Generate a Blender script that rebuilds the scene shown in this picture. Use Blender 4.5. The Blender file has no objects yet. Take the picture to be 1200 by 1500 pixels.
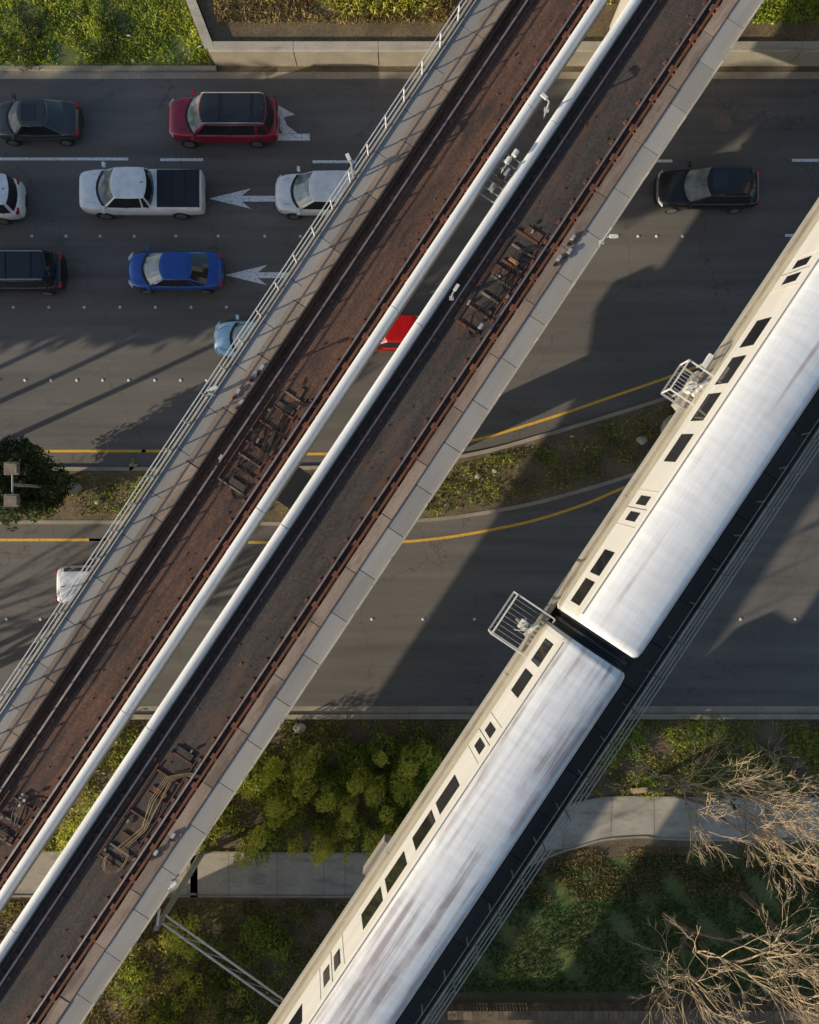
import bpy, bmesh, math, random
import numpy as np
from mathutils import Vector, Matrix
random.seed(7); rng=np.random.default_rng(7)
S=bpy.context.scene
S.view_settings.view_transform='Standard'; S.view_settings.look='None'; S.view_settings.exposure=0
H=38.0
TH=math.atan2(1.5,1.0); D=(math.cos(TH),math.sin(TH)); N=(D[1],-D[0])
def G(px,py,z=0.0):            # survey: metres on the plane of height z
    k=(H-z)/1140.0
    return ((px-600)*k,(750-py)*k)
def UV(px,py,z):
    x,y=G(px,py,z); return x*D[0]+y*D[1], x*N[0]+y*N[1]

# ---------------------------------------------------------------- materials
def newmat(name):
    m=bpy.data.materials.new(name); m.use_nodes=True
    nt=m.node_tree; return m,nt,nt.nodes['Principled BSDF']
def noise(nt,scale,vec=(1,1,1),detail=6,rough=.6,rot=0):
    tc=nt.nodes.new('ShaderNodeTexCoord'); mp=nt.nodes.new('ShaderNodeMapping'); n=nt.nodes.new('ShaderNodeTexNoise')
    mp.inputs['Scale'].default_value=vec; mp.inputs['Rotation'].default_value=(0,0,rot)
    n.inputs['Scale'].default_value=scale; n.inputs['Detail'].default_value=detail; n.inputs['Roughness'].default_value=rough
    nt.links.new(tc.outputs['Object'],mp.inputs['Vector']); nt.links.new(mp.outputs['Vector'],n.inputs['Vector'])
    return n.outputs['Fac']
def ramp(nt,fac,stops):
    r=nt.nodes.new('ShaderNodeValToRGB'); e=r.color_ramp.elements
    while len(e)<len(stops): e.new(.5)
    for i,(p,c) in enumerate(stops):
        e[i].position=p; e[i].color=(c[0],c[1],c[2],1) if not isinstance(c,(int,float)) else (c,c,c,1)
    nt.links.new(fac,r.inputs['Fac']); return r.outputs['Color']
def mix(nt,fac,a,b,mode='MIX'):
    m=nt.nodes.new('ShaderNodeMix'); m.data_type='RGBA'; m.blend_type=mode
    for k,v in ((0,fac),(6,a),(7,b)):
        if isinstance(v,(int,float)): m.inputs[k].default_value=v
        elif isinstance(v,tuple): m.inputs[k].default_value=(v[0],v[1],v[2],1)
        else: nt.links.new(v,m.inputs[k])
    return m.outputs[2]
def bump(nt,b,fac,s,dist=.02):
    bp=nt.nodes.new('ShaderNodeBump'); bp.inputs['Strength'].default_value=s; bp.inputs['Distance'].default_value=dist
    nt.links.new(fac,bp.inputs['Height']); nt.links.new(bp.outputs['Normal'],b.inputs['Normal'])
def island(nt):
    g=nt.nodes.new('ShaderNodeNewGeometry'); return g.outputs['Random Per Island']
def mat(name,c1,c2=None,scale=1.5,vec=(1,1,1),rough=.8,metal=0,isl=0,fine=.25,bmp=.2,coat=0,spec=.5,finescale=25,stain=None):
    m,nt,b=newmat(name)
    if c2 is None: c2=tuple(x*.8 for x in c1)
    col=ramp(nt,noise(nt,scale,vec),[(.32,c1),(.68,c2)])
    if fine:
        f=noise(nt,finescale,detail=3); col=mix(nt,1.0,col,ramp(nt,f,[(.3,1-fine),(.7,1+fine*.4)]),'MULTIPLY')
        if bmp: bump(nt,b,f,bmp)
    if stain:
        col=mix(nt,ramp(nt,noise(nt,.9,(.5,2,2),8,.7),[(.50,0.0),(.66,.85)]),col,stain)
    if isl: col=mix(nt,1.0,col,ramp(nt,island(nt),[(0,1-isl),(1,1.0)]),'MULTIPLY')
    nt.links.new(col,b.inputs['Base Color']); b.inputs['Roughness'].default_value=rough; b.inputs['Metallic'].default_value=metal
    b.inputs['Coat Weight'].default_value=coat; b.inputs['Coat Roughness'].default_value=.05
    b.inputs['Specular IOR Level'].default_value=spec
    return m
def paint(name,c,metal=.2):
    m,nt,b=newmat(name)
    d=noise(nt,2.5,detail=5); col=mix(nt,1.0,c,ramp(nt,d,[(.35,.82),(.65,1.0)]),'MULTIPLY')
    nt.links.new(col,b.inputs['Base Color']); b.inputs['Metallic'].default_value=metal; b.inputs['Roughness'].default_value=.30
    b.inputs['Coat Weight'].default_value=.9; b.inputs['Coat Roughness'].default_value=.05
    return m

def asphalt():
    m,nt,b=newmat('asphalt')
    base=ramp(nt,noise(nt,.12,(1,1.6,1),5),[(.3,(.150,.136,.122)),(.7,(.192,.174,.154))])
    tr=noise(nt,1.1,(.06,1,1),4)
    base=mix(nt,1.0,base,ramp(nt,tr,[(.3,.74),(.7,1.12)]),'MULTIPLY')
    gr=noise(nt,60,detail=2,rough=.8)
    base=mix(nt,1.0,base,ramp(nt,gr,[(.3,.72),(.7,1.28)]),'MULTIPLY')
    st=noise(nt,.5,(.5,1.3,1),8,.75)
    base=mix(nt,ramp(nt,st,[(.58,0.0),(.74,.65)]),base,(.07,.066,.064))
    tc=nt.nodes.new('ShaderNodeTexCoord'); v=nt.nodes.new('ShaderNodeTexVoronoi'); v.feature='DISTANCE_TO_EDGE'; v.inputs['Scale'].default_value=.16
    wob=nt.nodes.new('ShaderNodeTexNoise'); wob.inputs['Scale'].default_value=.8; wob.inputs['Detail'].default_value=6
    nt.links.new(tc.outputs['Object'],wob.inputs['Vector'])
    add=nt.nodes.new('ShaderNodeMix'); add.data_type='VECTOR'; add.inputs[0].default_value=.06
    nt.links.new(tc.outputs['Object'],add.inputs[4])
    sc=nt.nodes.new('ShaderNodeVectorMath'); sc.operation='SCALE'; sc.inputs['Scale'].default_value=30
    nt.links.new(wob.outputs['Color'],sc.inputs[0]); nt.links.new(sc.outputs[0],add.inputs[5]); nt.links.new(add.outputs[1],v.inputs['Vector'])
    crk=ramp(nt,v.outputs['Distance'],[(0,.55),(.004,0.0)])
    base=mix(nt,crk,base,(.05,.048,.048))
    nt.links.new(base,b.inputs['Base Color']); b.inputs['Roughness'].default_value=.88; b.inputs['Specular IOR Level'].default_value=.35
    bump(nt,b,gr,.25,.008); return m
def roadpaint(name,c):
    m,nt,b=newmat(name)
    w=noise(nt,9,detail=8,rough=.75)
    col=mix(nt,ramp(nt,w,[(.50,0.0),(.66,.85)]),c,(.17,.16,.15))
    nt.links.new(col,b.inputs['Base Color']); b.inputs['Roughness'].default_value=.7; return m
def leafmat(name,c1,c2,c3):
    m,nt,b=newmat(name)
    a=ramp(nt,island(nt),[(0,c1),(.5,c2),(1,c3)])
    f=noise(nt,.8,detail=3)
    col=mix(nt,1.0,a,ramp(nt,f,[(.3,.55),(.65,1.0)]),'MULTIPLY')
    nt.links.new(col,b.inputs['Base Color']); b.inputs['Roughness'].default_value=.6
    tr=nt.nodes.new('ShaderNodeBsdfTranslucent'); nt.links.new(col,tr.inputs['Color'])
    ms=nt.nodes.new('ShaderNodeMixShader'); ms.inputs[0].default_value=.42
    nt.links.new(b.outputs[0],ms.inputs[1]); nt.links.new(tr.outputs[0],ms.inputs[2])
    nt.links.new(ms.outputs[0],nt.nodes['Material Output'].inputs['Surface']); return m

M={}
M['asphalt']=asphalt()
M['white']=roadpaint('road_paint_white',(.88,.88,.86)); M['yellow']=roadpaint('road_paint_yellow',(.88,.48,.04))
M['soil']=mat('soil',(.14,.10,.055),(.24,.18,.10),.8,fine=.5,finescale=12,bmp=.6)
M['lawn']=mat('lawn',(.09,.15,.03),(.17,.17,.05),.5,fine=.5,finescale=14,bmp=.6)
M['conc']=mat('concrete',(.56,.50,.40),(.42,.37,.30),.9,fine=.25,rough=.9,stain=(.27,.235,.19))
M['concold']=mat('old_concrete',(.48,.415,.31),(.33,.285,.22),.7,fine=.35,rough=.95)
M['walk']=mat('walkway_concrete',(.40,.375,.35),(.31,.29,.27),.5,(.4,2.5,1),isl=.2,fine=.2,rough=.9)
M['walkshade']=mat('train_shaded_walkway',(.07,.065,.06),(.04,.038,.036),.5,(.4,2.5,1),isl=.3,fine=.3,rough=.9)  # darkened copy of the walkway concrete, train's shade put into the colour
M['cover']=mat('trough_cover',(.44,.33,.25),(.30,.22,.17),.8,(.5,2,1),isl=.35,fine=.3,rough=.95,stain=(.16,.11,.085))
M['girder']=mat('girder_concrete',(.50,.46,.40),(.40,.36,.31),.5,(.3,1,1.),rough=.9)
M['parapet']=mat('parapet_paint',(.88,.88,.87),(.76,.75,.73),.6,(.5,3,3),fine=.1,rough=.6,stain=(.66,.64,.61))
M['slabA']=mat('track_bed_rusty',(.20,.098,.062),(.085,.052,.040),1.1,(.3,2.4,1),fine=.5,finescale=14,rough=.95,stain=(.042,.032,.029))
M['slabB']=mat('track_bed_dark',(.105,.080,.068),(.055,.047,.043),1.0,(.3,2.4,1),fine=.5,finescale=14,rough=.95,stain=(.13,.072,.048))
M['rust']=mat('rust',(.26,.095,.05),(.14,.06,.04),3,fine=.4,rough=.9,isl=.3)
M['rail']=mat('rail_steel',(.42,.38,.36),(.30,.25,.23),3,fine=.1,rough=.45,metal=.6)
M['galv']=mat('galvanised_steel',(.50,.50,.50),(.38,.38,.38),3,fine=.1,rough=.5,metal=.3)
M['whitemetal']=mat('white_metal',(.78,.77,.74),(.62,.6,.56),3,fine=.1,rough=.5)
M['cable']=mat('black_cable',(.02,.02,.02),(.03,.028,.026),3,fine=0,rough=.6)
M['ycable']=mat('tan_cable',(.36,.24,.09),(.18,.12,.06),3,fine=0,rough=.6)
M['box']=mat('weathered_box',(.28,.22,.17),(.16,.12,.09),3,fine=.2,rough=.8)
M['orange']=mat('orange_box',(.5,.22,.08),(.38,.16,.05),3,fine=0,rough=.6)
M['wood']=mat('weathered_wood',(.30,.21,.13),(.18,.13,.08),2,fine=.3,isl=.4)
M['bark']=mat('bark',(.26,.20,.14),(.15,.11,.075),3,fine=.3)
M['twig']=mat('pale_twig',(.70,.53,.32),(.46,.35,.22),3,fine=.2,isl=.3)
M['tyre']=mat('tyre',(.02,.02,.02),fine=0,rough=.85); M['hub']=mat('wheel_alloy',(.45,.45,.46),fine=0,rough=.35,metal=.8)
M['black']=mat('black_plastic',(.018,.018,.02),fine=0,rough=.5)
M['glass']=mat('car_glass',(.012,.014,.017),(.02,.022,.025),fine=0,rough=.06,spec=.8,coat=.5)
M['shield']=mat('windscreen',(.30,.35,.36),(.08,.10,.10),1.6,fine=0,rough=.06,spec=.8,coat=.6)  # pale tone puts sky reflection and sunlit dash haze into the base colour
M['tail']=mat('tail_lamp',(.55,.012,.012),fine=0,rough=.2,coat=.5); M['head']=mat('head_lamp',(.75,.76,.78),fine=0,rough=.1,coat=.8)
M['leaf']=leafmat('shrub_leaves',(.14,.22,.025),(.34,.44,.05),(.56,.58,.09))
M['leafy']=leafmat('yellow_green_leaves',(.36,.44,.04),(.66,.68,.08),(.85,.76,.17))
M['leafd']=leafmat('dark_leaves',(.04,.065,.025),(.08,.12,.04),(.13,.17,.05))
M['dry']=leafmat('dry_leaves',(.38,.25,.11),(.56,.40,.17),(.32,.30,.08))
M['grass']=leafmat('grass_blades',(.26,.42,.04),(.50,.64,.055),(.76,.74,.12))
M['darkgrass']=leafmat('dark_grass_blades',(.055,.11,.02),(.09,.15,.026),(.16,.16,.05))
M['litter']=mat('litter',(.7,.72,.78),(.5,.52,.55),2,fine=0,isl=.5)

def trainroof(name,dirt,dark):
    m,nt,b=newmat(name)
    s1=noise(nt,1.7,(.06,1.7,1),5,.55); s2=noise(nt,.45,(.6,1.0,1),4); s3=noise(nt,2.2,(1.6,.25,1),4); s4=noise(nt,5,(.05,2,1),4,.6)
    c=ramp(nt,s1,[(.36+dirt,(dark,dark*.9,dark*.93)),(.50+dirt,(.87,.875,.89))])
    c=mix(nt,ramp(nt,s2,[(.42+dirt,.0),(.58+dirt,.9)]),c,(.90,.905,.92))
    c=mix(nt,1.0,c,ramp(nt,s3,[(.35,.88),(.65,1.0)]),'MULTIPLY')
    c=mix(nt,1.0,c,ramp(nt,s4,[(.35,.92),(.6,1.0)]),'MULTIPLY')
    nt.links.new(c,b.inputs['Base Color']); b.inputs['Roughness'].default_value=.5; return m
M['troof']=trainroof('train_roof_metal',-.03,.58); M['troof2']=trainroof('train_roof_metal_dirty',.045,.42)
M['tside']=mat('train_side_metal',(.80,.775,.735),(.70,.67,.62),.8,(.2,1,3),fine=.05,rough=.4)
M['tstripe']=mat('train_lower_stripe',(.60,.55,.44),fine=.05,rough=.5)

# ---------------------------------------------------------------- mesh builder
class MB:
    def __init__(s,flip=False): s.v=[];s.f=[];s.m=[];s.mats=[];s.flip=flip
    def mi(s,k):
        if k not in s.mats: s.mats.append(k)
        return s.mats.index(k)
    def P(s,p): return (p[0],-p[1],p[2]) if s.flip else tuple(p)
    def face(s,pts,k):
        n=len(s.v); s.v+= [s.P(p) for p in pts]; s.f.append(tuple(range(n,n+len(pts)))); s.m.append(s.mi(k))
    def grid(s,rows,k,closed=False,caps=False):
        n=len(s.v); w=len(rows[0]); i=s.mi(k)
        for r in rows: s.v+=[s.P(p) for p in r]
        for a in range(len(rows)-1):
            for b in range(w if closed else w-1):
                c=(b+1)%w
                s.f.append((n+a*w+b,n+a*w+c,n+(a+1)*w+c,n+(a+1)*w+b)); s.m.append(i)
        if caps:
            s.f.append(tuple(n+b for b in range(w))[::-1]); s.f.append(tuple(n+(len(rows)-1)*w+b for b in range(w))); s.m+=[i,i]
    def box(s,x0,x1,y0,y1,z0,z1,k,bev=0):
        if bev:
            b=bev; sec=[(y0,z0),(y1,z0),(y1,z1-b),(y1-b*.3,z1-b*.3),(y1-b,z1),(y0+b,z1),(y0+b*.3,z1-b*.3),(y0,z1-b)]
        else: sec=[(y0,z0),(y1,z0),(y1,z1),(y0,z1)]
        s.grid([[(x,y,z) for y,z in sec] for x in (x0,x1)],k,True,True)
    def obox(s,c,ax,ay,az,k):
        c=Vector(c);ax=Vector(ax);ay=Vector(ay);az=Vector(az)
        s.grid([[c+sx*ax+sy*ay+sz*az for sy,sz in ((-1,-1),(1,-1),(1,1),(-1,1))] for sx in (-1,1)],k,True,True)
    def tube(s,pts,r,k,n=6):
        pts=[Vector(p) for p in pts]; rows=[]
        rs=r if isinstance(r,(list,tuple)) else [r]*len(pts)
        for i,p in enumerate(pts):
            t=(pts[min(i+1,len(pts)-1)]-pts[max(i-1,0)])
            if t.length<1e-6: t=Vector((0,0,1))
            t.normalize(); a=t.orthogonal().normalized() if abs(t.z)>.9 else Vector((0,0,1)).cross(t).normalized(); b=t.cross(a)
            rows.append([p+rs[i]*(math.cos(q*2*math.pi/n)*a+math.sin(q*2*math.pi/n)*b) for q in range(n)])
        s.grid(rows,k,True,True)
    def obj(s,name,parent=None,loc=(0,0,0),rot=0,smooth=False,recalc=True,subsurf=0):
        me=bpy.data.meshes.new(name); me.from_pydata([tuple(p) for p in s.v],[],s.f)
        for k in s.mats: me.materials.append(M[k] if isinstance(k,str) else k)
        me.polygons.foreach_set('material_index',s.m)
        if recalc:
            bm=bmesh.new(); bm.from_mesh(me); bmesh.ops.recalc_face_normals(bm,faces=bm.faces[:]); bm.to_mesh(me); bm.free()
        if smooth: me.polygons.foreach_set('use_smooth',[True]*len(me.polygons))
        o=bpy.data.objects.new(name,me); S.collection.objects.link(o); o.location=loc; o.rotation_euler=(0,0,rot)
        if parent: o.parent=parent
        if subsurf:
            md=o.modifiers.new('sub','SUBSURF'); md.levels=md.render_levels=subsurf
        return o
def empty(name,loc=(0,0,0),rot=0):
    e=bpy.data.objects.new(name,None); S.collection.objects.link(e); e.location=loc; e.rotation_euler=(0,0,rot); e.empty_display_size=.5; return e
def sheet(name,pts,z,k,parent=None):
    b=MB(); b.face([(x,y,z) for x,y in pts],k); o=b.obj(name,parent,recalc=False)
    if o.data.polygons[0].normal.z<0: o.data.flip_normals()
    return o
def prism(name,pts,z0,z1,k,kside=None,parent=None):
    b=MB(); b.face([(x,y,z1) for x,y in pts],k); n=len(pts)
    for i in range(n):
        a=pts[i];c=pts[(i+1)%n]; b.face([(a[0],a[1],z0),(c[0],c[1],z0),(c[0],c[1],z1),(a[0],a[1],z1)],kside or k)
    o=b.obj(name,parent,recalc=False)
    if o.data.polygons[0].normal.z<0: o.data.flip_normals()
    return o
def smoothline(pts,n=8):
    out=[]
    for i in range(len(pts)-1):
        p0=pts[max(i-1,0)];p1=pts[i];p2=pts[i+1];p3=pts[min(i+2,len(pts)-1)]
        for j in range(n):
            t=j/n
            out.append(tuple(.5*((2*p1[k])+(-p0[k]+p2[k])*t+(2*p0[k]-5*p1[k]+4*p2[k]-p3[k])*t*t+(-p0[k]+3*p1[k]-3*p2[k]+p3[k])*t**3) for k in (0,1)))
    out.append(pts[-1]); return out
def offset(line,d):
    out=[]
    for i,p in enumerate(line):
        a=line[max(i-1,0)];b=line[min(i+1,len(line)-1)]; tx,ty=b[0]-a[0],b[1]-a[1]; l=math.hypot(tx,ty) or 1
        out.append((p[0]-ty/l*d,p[1]+tx/l*d))
    return out
def ribbon(name,line,w,z,k,z0=None,parent=None):
    a=offset(line,w/2); c=offset(line,-w/2)
    b=MB()
    if z0 is None: b.grid([[(p[0],p[1],z) for p in c],[(p[0],p[1],z) for p in a]],k)
    else:
        b.grid([[(q[0],q[1],z0),(q[0],q[1],z),(p[0],p[1],z),(p[0],p[1],z0)] for p,q in zip(a,c)],k)
    o=b.obj(name,parent,recalc=False)
    if z0 is None and o.data.polygons[0].normal.z<0: o.data.flip_normals()
    return o

# ---------------------------------------------------------------- ground
sheet('ground',[(-500,-500),(500,-500),(500,500),(-500,500)],0,'soil')
yN=G(0,105)[1]; yS=G(0,1045)[1]
sheet('road',[(-300,yS),(300,yS),(300,yN),(-300,yN)],.006,'asphalt')
med_top=smoothline([G(*p) for p in [(-6000,684),(-500,684),(225,684),(430,683),(600,675),(700,661),(800,634),(900,604),(980,578),(1100,532),(1250,465),(1420,390)]])
med_bot=smoothline([G(*p) for p in [(-6000,768),(-500,768),(225,768),(430,770),(620,765),(750,747),(850,722),(950,690),(1100,630),(1250,550),(1420,410)]])
prism('median',med_top+med_bot[::-1],0,.13,'soil','conc')
ribbon('median_kerb',offset(med_top,-.1),.18,.15,'concold',0); ribbon('median_kerb',offset(med_bot,.1),.18,.15,'concold',0)
marks=empty('road_markings')
y1=smoothline([G(*p) for p in [(-6000,661),(-500,661),(245,661),(455,665),(600,660),(690,646),(800,614),(900,580),(1000,545),(1100,506),(1300,420)]])
y2=smoothline([G(*p) for p in [(-6000,791),(-500,791),(160,791),(400,795),(600,793),(750,770),(850,741),(925,710),(1100,645),(1300,550)]])
ribbon('yellow_edge_line_1',y1,.13,.011,'yellow',parent=marks); ribbon('yellow_edge_line_2',y2,.13,.011,'yellow',parent=marks)
mk=MB()
def dash(x0,x1,y,w=.14,k='white'):
    a=G(x0,y);b=G(x1,y); mk.face([(a[0],a[1]-w/2,.0115),(b[0],a[1]-w/2,.0115),(b[0],a[1]+w/2,.0115),(a[0],a[1]+w/2,.0115)],k)
for a,b,y in [(-60,188,233),(235,298,234),(458,522,237),(680,742,236),(905,985,236),(1160,1222,235),(-400,-200,233),(1300,1362,235),(1500,1562,235),(1150,1220,345),(700,760,345),(1300,1360,345)]: dash(a,b,y)
def q(x,yy): a=G(x,yy); return (a[0],a[1],.0115)
def arrow(tip,y,ln):
    mk.face([q(tip,y),q(tip+62,y-15),q(tip+48,y-4),q(tip+ln,y-4),q(tip+ln,y+4.5),q(tip+48,y+4.5),q(tip+62,y+15)],'white')
arrow(306,291,118); arrow(330,403,95)
mk.face([q(398,196),q(454,196),q(454,206),q(398,206)],'white')
mk.face([q(400,150),q(432,168),q(416,172),q(421,184),q(436,195.5),q(414,195.5),q(406,180),q(402,171)],'white')
mo=mk.obj('painted_marks',marks,recalc=False)
bm=bmesh.new(); bm.from_mesh(mo.data)
for f in bm.faces:
    f.normal_update()
    if f.normal.z<0: f.normal_flip()
bm.to_mesh(mo.data); bm.free()
st=MB()
def stud(px,py):
    x,y=G(px,py); r=.07
    st.grid([[(x+r*a*math.cos(t*math.pi/4),y+r*a*math.sin(t*math.pi/4),.007+h) for t in range(8)] for a,h in ((1.1,0),(1,.02),(.6,.035))],'whitemetal',True,True)
for x in range(-170,460,38): stud(x+17,557)
for x in (-230,-190,-40,-10,47,97,147,197,258,320,388,440,905,935,962,700,1000): stud(x,346)
for x in range(20,420,52): stud(x,450)
for x in (545,620,695,770,845,920,1010,1085,1165,1240,10,60,-60,-130): stud(x,907)
st.obj('road_studs')
mh=MB(); x,y=G(1059,180)
mh.grid([[(x+r*math.cos(t*math.pi/12),y+r*math.sin(t*math.pi/12),z) for t in range(24)] for r,z in ((.42,.007),(.42,.02),(.34,.022))],'box',True,True); mh.obj('manhole_cover')
def kerb(name,x0,x1,y,w=.25,h=.13):
    b=MB(); xx=x0
    while xx<x1: b.box(xx,min(xx+3,x1)-.02,y-w/2,y+w/2,0,h,'concold',.03); xx+=3
    b.obj(name)
kerb('kerb',-120,G(318,0)[0],yN+.12); kerb('kerb',-120,120,yS-.14)
gt=MB(); gt.box(-120,120,yN-.35,yN-.02,0,.012,'concold'); gt.obj('gutter')
gt=MB(); gt.box(-120,120,yS+.02,yS+.35,0,.012,'concold'); gt.obj('gutter')
wy=G(0,97)[1]; wall=MB(); hW=1.35
xw=G(316,0)[0]; xx=xw
while xx<100:
    wall.box(xx,xx+3.96,wy,wy+.32,0,hW-.12,'concold'); wall.box(xx,xx+3.98,wy-.04,wy+.42,hW-.118,hW,'conc',.03); xx+=4
p0=Vector((xw,wy+.2,0)); p1=Vector((*G(262,-45,hW),0)); dd=(p1-p0); L=dd.length; dd.normalize(); pp=Vector((-dd.y,dd.x,0))
wall.obox(p0+dd*L/2+Vector((0,0,(hW-.12)/2)),dd*L/2,pp*.16,Vector((0,0,(hW-.12)/2)),'concold')
wall.obox(p0+dd*L/2+Vector((0,0,hW-.057)),dd*(L/2+.1),pp*.22,Vector((0,0,.063)),'conc')
wall.obj('retaining_wall')
prism('embankment',[(xw+.25,wy+.3),(100,wy+.3),(100,wy+60),(p1.x-12,wy+60),(p1.x+.3,p1.y)],0,hW-.3,'soil')
prism('lawn_bank',[(-120,yN+.25),(xw-.1,yN+.25),(xw-.1,wy+.2),(p1.x-.2,p1.y),(p1.x-12,wy+60),(-120,wy+60)],0,.12,'lawn')
ft=smoothline([G(*p) for p in [(-2500,1249),(0,1249),(300,1249),(560,1250),(680,1235),(780,1198),(850,1176),(930,1168),(1200,1170),(3000,1170)]])
fb=smoothline([G(*p) for p in [(-2500,1310),(0,1310),(300,1310),(560,1310),(680,1300),(780,1262),(840,1240),(930,1224),(1200,1229),(3000,1229)]])
pth=MB()
for i in range(len(ft)-1):
    pth.face([(*fb[i],.05),(*fb[i+1],.05),(*ft[i+1],.05),(*ft[i],.05)],'conc')
pth.obj('footpath',recalc=False)
ribbon('path_edging',offset(ft,.05),.1,.1,'concold',0); ribbon('path_edging',offset(fb,-.05),.1,.1,'concold',0)
jn=MB()
for px in range(-100,1300,62):
    i=min(range(len(ft)),key=lambda k:abs(ft[k][0]-G(px,0)[0])); a=ft[i];c=fb[i]
    jn.face([(c[0]-.012,c[1],.054),(c[0]+.012,c[1],.054),(a[0]+.012,a[1],.054),(a[0]-.012,a[1],.054)],'box')
jn.obj('footpath_joints',recalc=False)
sheet('lawn',[G(660,1262),G(780,1290),G(850,1262),G(950,1250),G(1800,1250),G(1800,1455),G(600,1455)],.01,'lawn')
fx0,fy=G(655,1470); b=MB(); x=fx0
while x<40:
    b.box(x,x+.14,fy-.015,fy+.015,.02,.75+random.uniform(-.03,.03),'wood')
    if int((x-fx0)/.16)%12==0: b.box(x,x+.12,fy-.14,fy-.02,0,.85,'wood')
    x+=.16
b.box(fx0,40,fy-.075,fy-.017,.55,.64,'wood'); b.box(fx0,40,fy-.075,fy-.017,.15,.24,'wood')
x=fx0
while x<40: b.box(x,x+.22,fy-.26,fy+.16,.79,.83+random.uniform(-.01,.01),'wood'); x+=.24
b.obj('wooden_fence')

# ---------------------------------------------------------------- foliage
def leafcloud(name,P,size,k,parent=None,up=.08,aspect=.6):
    n=len(P); nv=rng.normal(size=(n,3)); nv[:,2]=np.abs(nv[:,2])+up; nv/=np.linalg.norm(nv,axis=1)[:,None]
    a=np.cross(nv,rng.normal(size=(n,3))); a/=np.linalg.norm(a,axis=1)[:,None]; b=np.cross(nv,a)
    s=(size*rng.uniform(.5,1.3,n))[:,None]
    V=np.stack([P-a*s,P-b*s*aspect*.6+nv*s*.15,P+a*s,P+b*s*aspect*.6+nv*s*.15],1).reshape(-1,3)
    me=bpy.data.meshes.new(name); me.vertices.add(4*n); me.vertices.foreach_set('co',V.astype(np.float32).ravel())
    me.loops.add(4*n); me.loops.foreach_set('vertex_index',np.arange(4*n,dtype=np.int32))
    me.polygons.add(n); me.polygons.foreach_set('loop_start',np.arange(0,4*n,4,dtype=np.int32))
    me.update(calc_edges=True); me.materials.append(M[k]); o=bpy.data.objects.new(name,me); S.collection.objects.link(o)
    if parent: o.parent=parent
    return o
def blobs(specs,dens):
    out=[]
    for (x,y,z,rx,ry,rz) in specs:
        n=int(.8*dens*(rx*ry+rx*rz+ry*rz)); d=rng.normal(size=(n,3)); d/=np.linalg.norm(d,axis=1)[:,None]
        r=rng.uniform(.45,1.12,n)**.5
        w=1+.32*np.sin(5*d[:,0]+x*3)*np.cos(4*d[:,1]+y*2)
        p=d*(r*w)[:,None]*np.array([rx,ry,rz])+np.array([x,y,z]); out.append(p[p[:,2]>0.02])
    return np.concatenate(out)
def scatterblobs(poly,n,rmin,rmax,zb=0,flat=.7):
    xs=[p[0] for p in poly]; ys=[p[1] for p in poly]; out=[]
    while len(out)<n:
        x=random.uniform(min(xs),max(xs)); y=random.uniform(min(ys),max(ys)); c=False; j=len(poly)-1
        for i in range(len(poly)):
            if (poly[i][1]>y)!=(poly[j][1]>y) and x<(poly[j][0]-poly[i][0])*(y-poly[i][1])/(poly[j][1]-poly[i][1])+poly[i][0]: c=not c
            j=i
        if c:
            r=random.uniform(rmin,rmax); out.append((x,y,zb+r*flat*.5,r,r,r*flat))
    return out
def inpoly(poly,n):
    xs=[p[0] for p in poly]; ys=[p[1] for p in poly]
    P=np.stack([rng.uniform(min(xs),max(xs),n*2),rng.uniform(min(ys),max(ys),n*2)],1); c=np.zeros(len(P),bool); j=len(poly)-1
    for i in range(len(poly)):
        xi,yi=poly[i];xj,yj=poly[j]
        t=((yi>P[:,1])!=(yj>P[:,1]))
        with np.errstate(divide='ignore',invalid='ignore'): t&=P[:,0]<(xj-xi)*(P[:,1]-yi)/((yj-yi) if yj!=yi else 1e-9)+xi
        c^=t; j=i
    return P[c][:n]
def grassfield(name,poly,n,size,k,z=.02,h=.1,patch=.0):
    P=inpoly(poly,int(n*.8))
    if patch:
        f=np.sin(P[:,0]*1.3+1)*np.cos(P[:,1]*1.7)+.6*np.sin(P[:,0]*3.1+P[:,1]*2.3)+rng.normal(size=len(P))*.35; P=P[f>patch]
    leafcloud(name,np.column_stack([P,z+rng.uniform(0,h,len(P))]),size*1.15,k,up=.0,aspect=.4)
A=lambda L:[G(*p) for p in L]
gp=A([(-150,-60),(285,-60),(308,60),(312,97),(-150,97)])
grassfield('grass',gp,28000,.09,'grass',.13,.15,-.5)
grassfield('dry_grass',gp,8000,.09,'dry',.13,.1,.2)
leafcloud('shrubs',blobs(scatterblobs(A([(-50,-60),(270,-60),(295,75),(-50,80)]),16,.2,.5,.1),450),.08,'leafy')
leafcloud('shrubs',blobs(scatterblobs(A([(0,20),(60,20),(60,95),(0,95)]),7,.3,.6,.1)+scatterblobs(A([(110,10),(190,10),(190,80),(120,80)]),8,.25,.5,.1),600),.07,'leafd')
leafcloud('shrubs',blobs(scatterblobs(A([(0,20),(60,20),(60,95),(0,95)]),5,.2,.4,.4)+scatterblobs(A([(110,10),(190,10),(190,80),(120,80)]),6,.2,.35,.35),600),.06,'leaf')
hb=hW-.3
grassfield('dry_grass',A([(310,-60),(680,-60),(660,55),(325,55)]),18000,.10,'dry',hb,.2,-.7)
leafcloud('shrubs',blobs(scatterblobs(A([(430,-60),(690,-60),(640,20),(590,40),(450,35)]),34,.4,1.0,hb,1.0),420),.09,'leafy')
leafcloud('shrubs',blobs(scatterblobs(A([(320,-50),(430,-50),(430,30),(340,30)]),12,.25,.6,hb,.8),420),.07,'leafy')
leafcloud('shrubs',blobs(scatterblobs(A([(860,-60),(1300,-60),(1300,20),(860,20)]),46,.4,.9,hb,.8),420),.09,'leafy')
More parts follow.
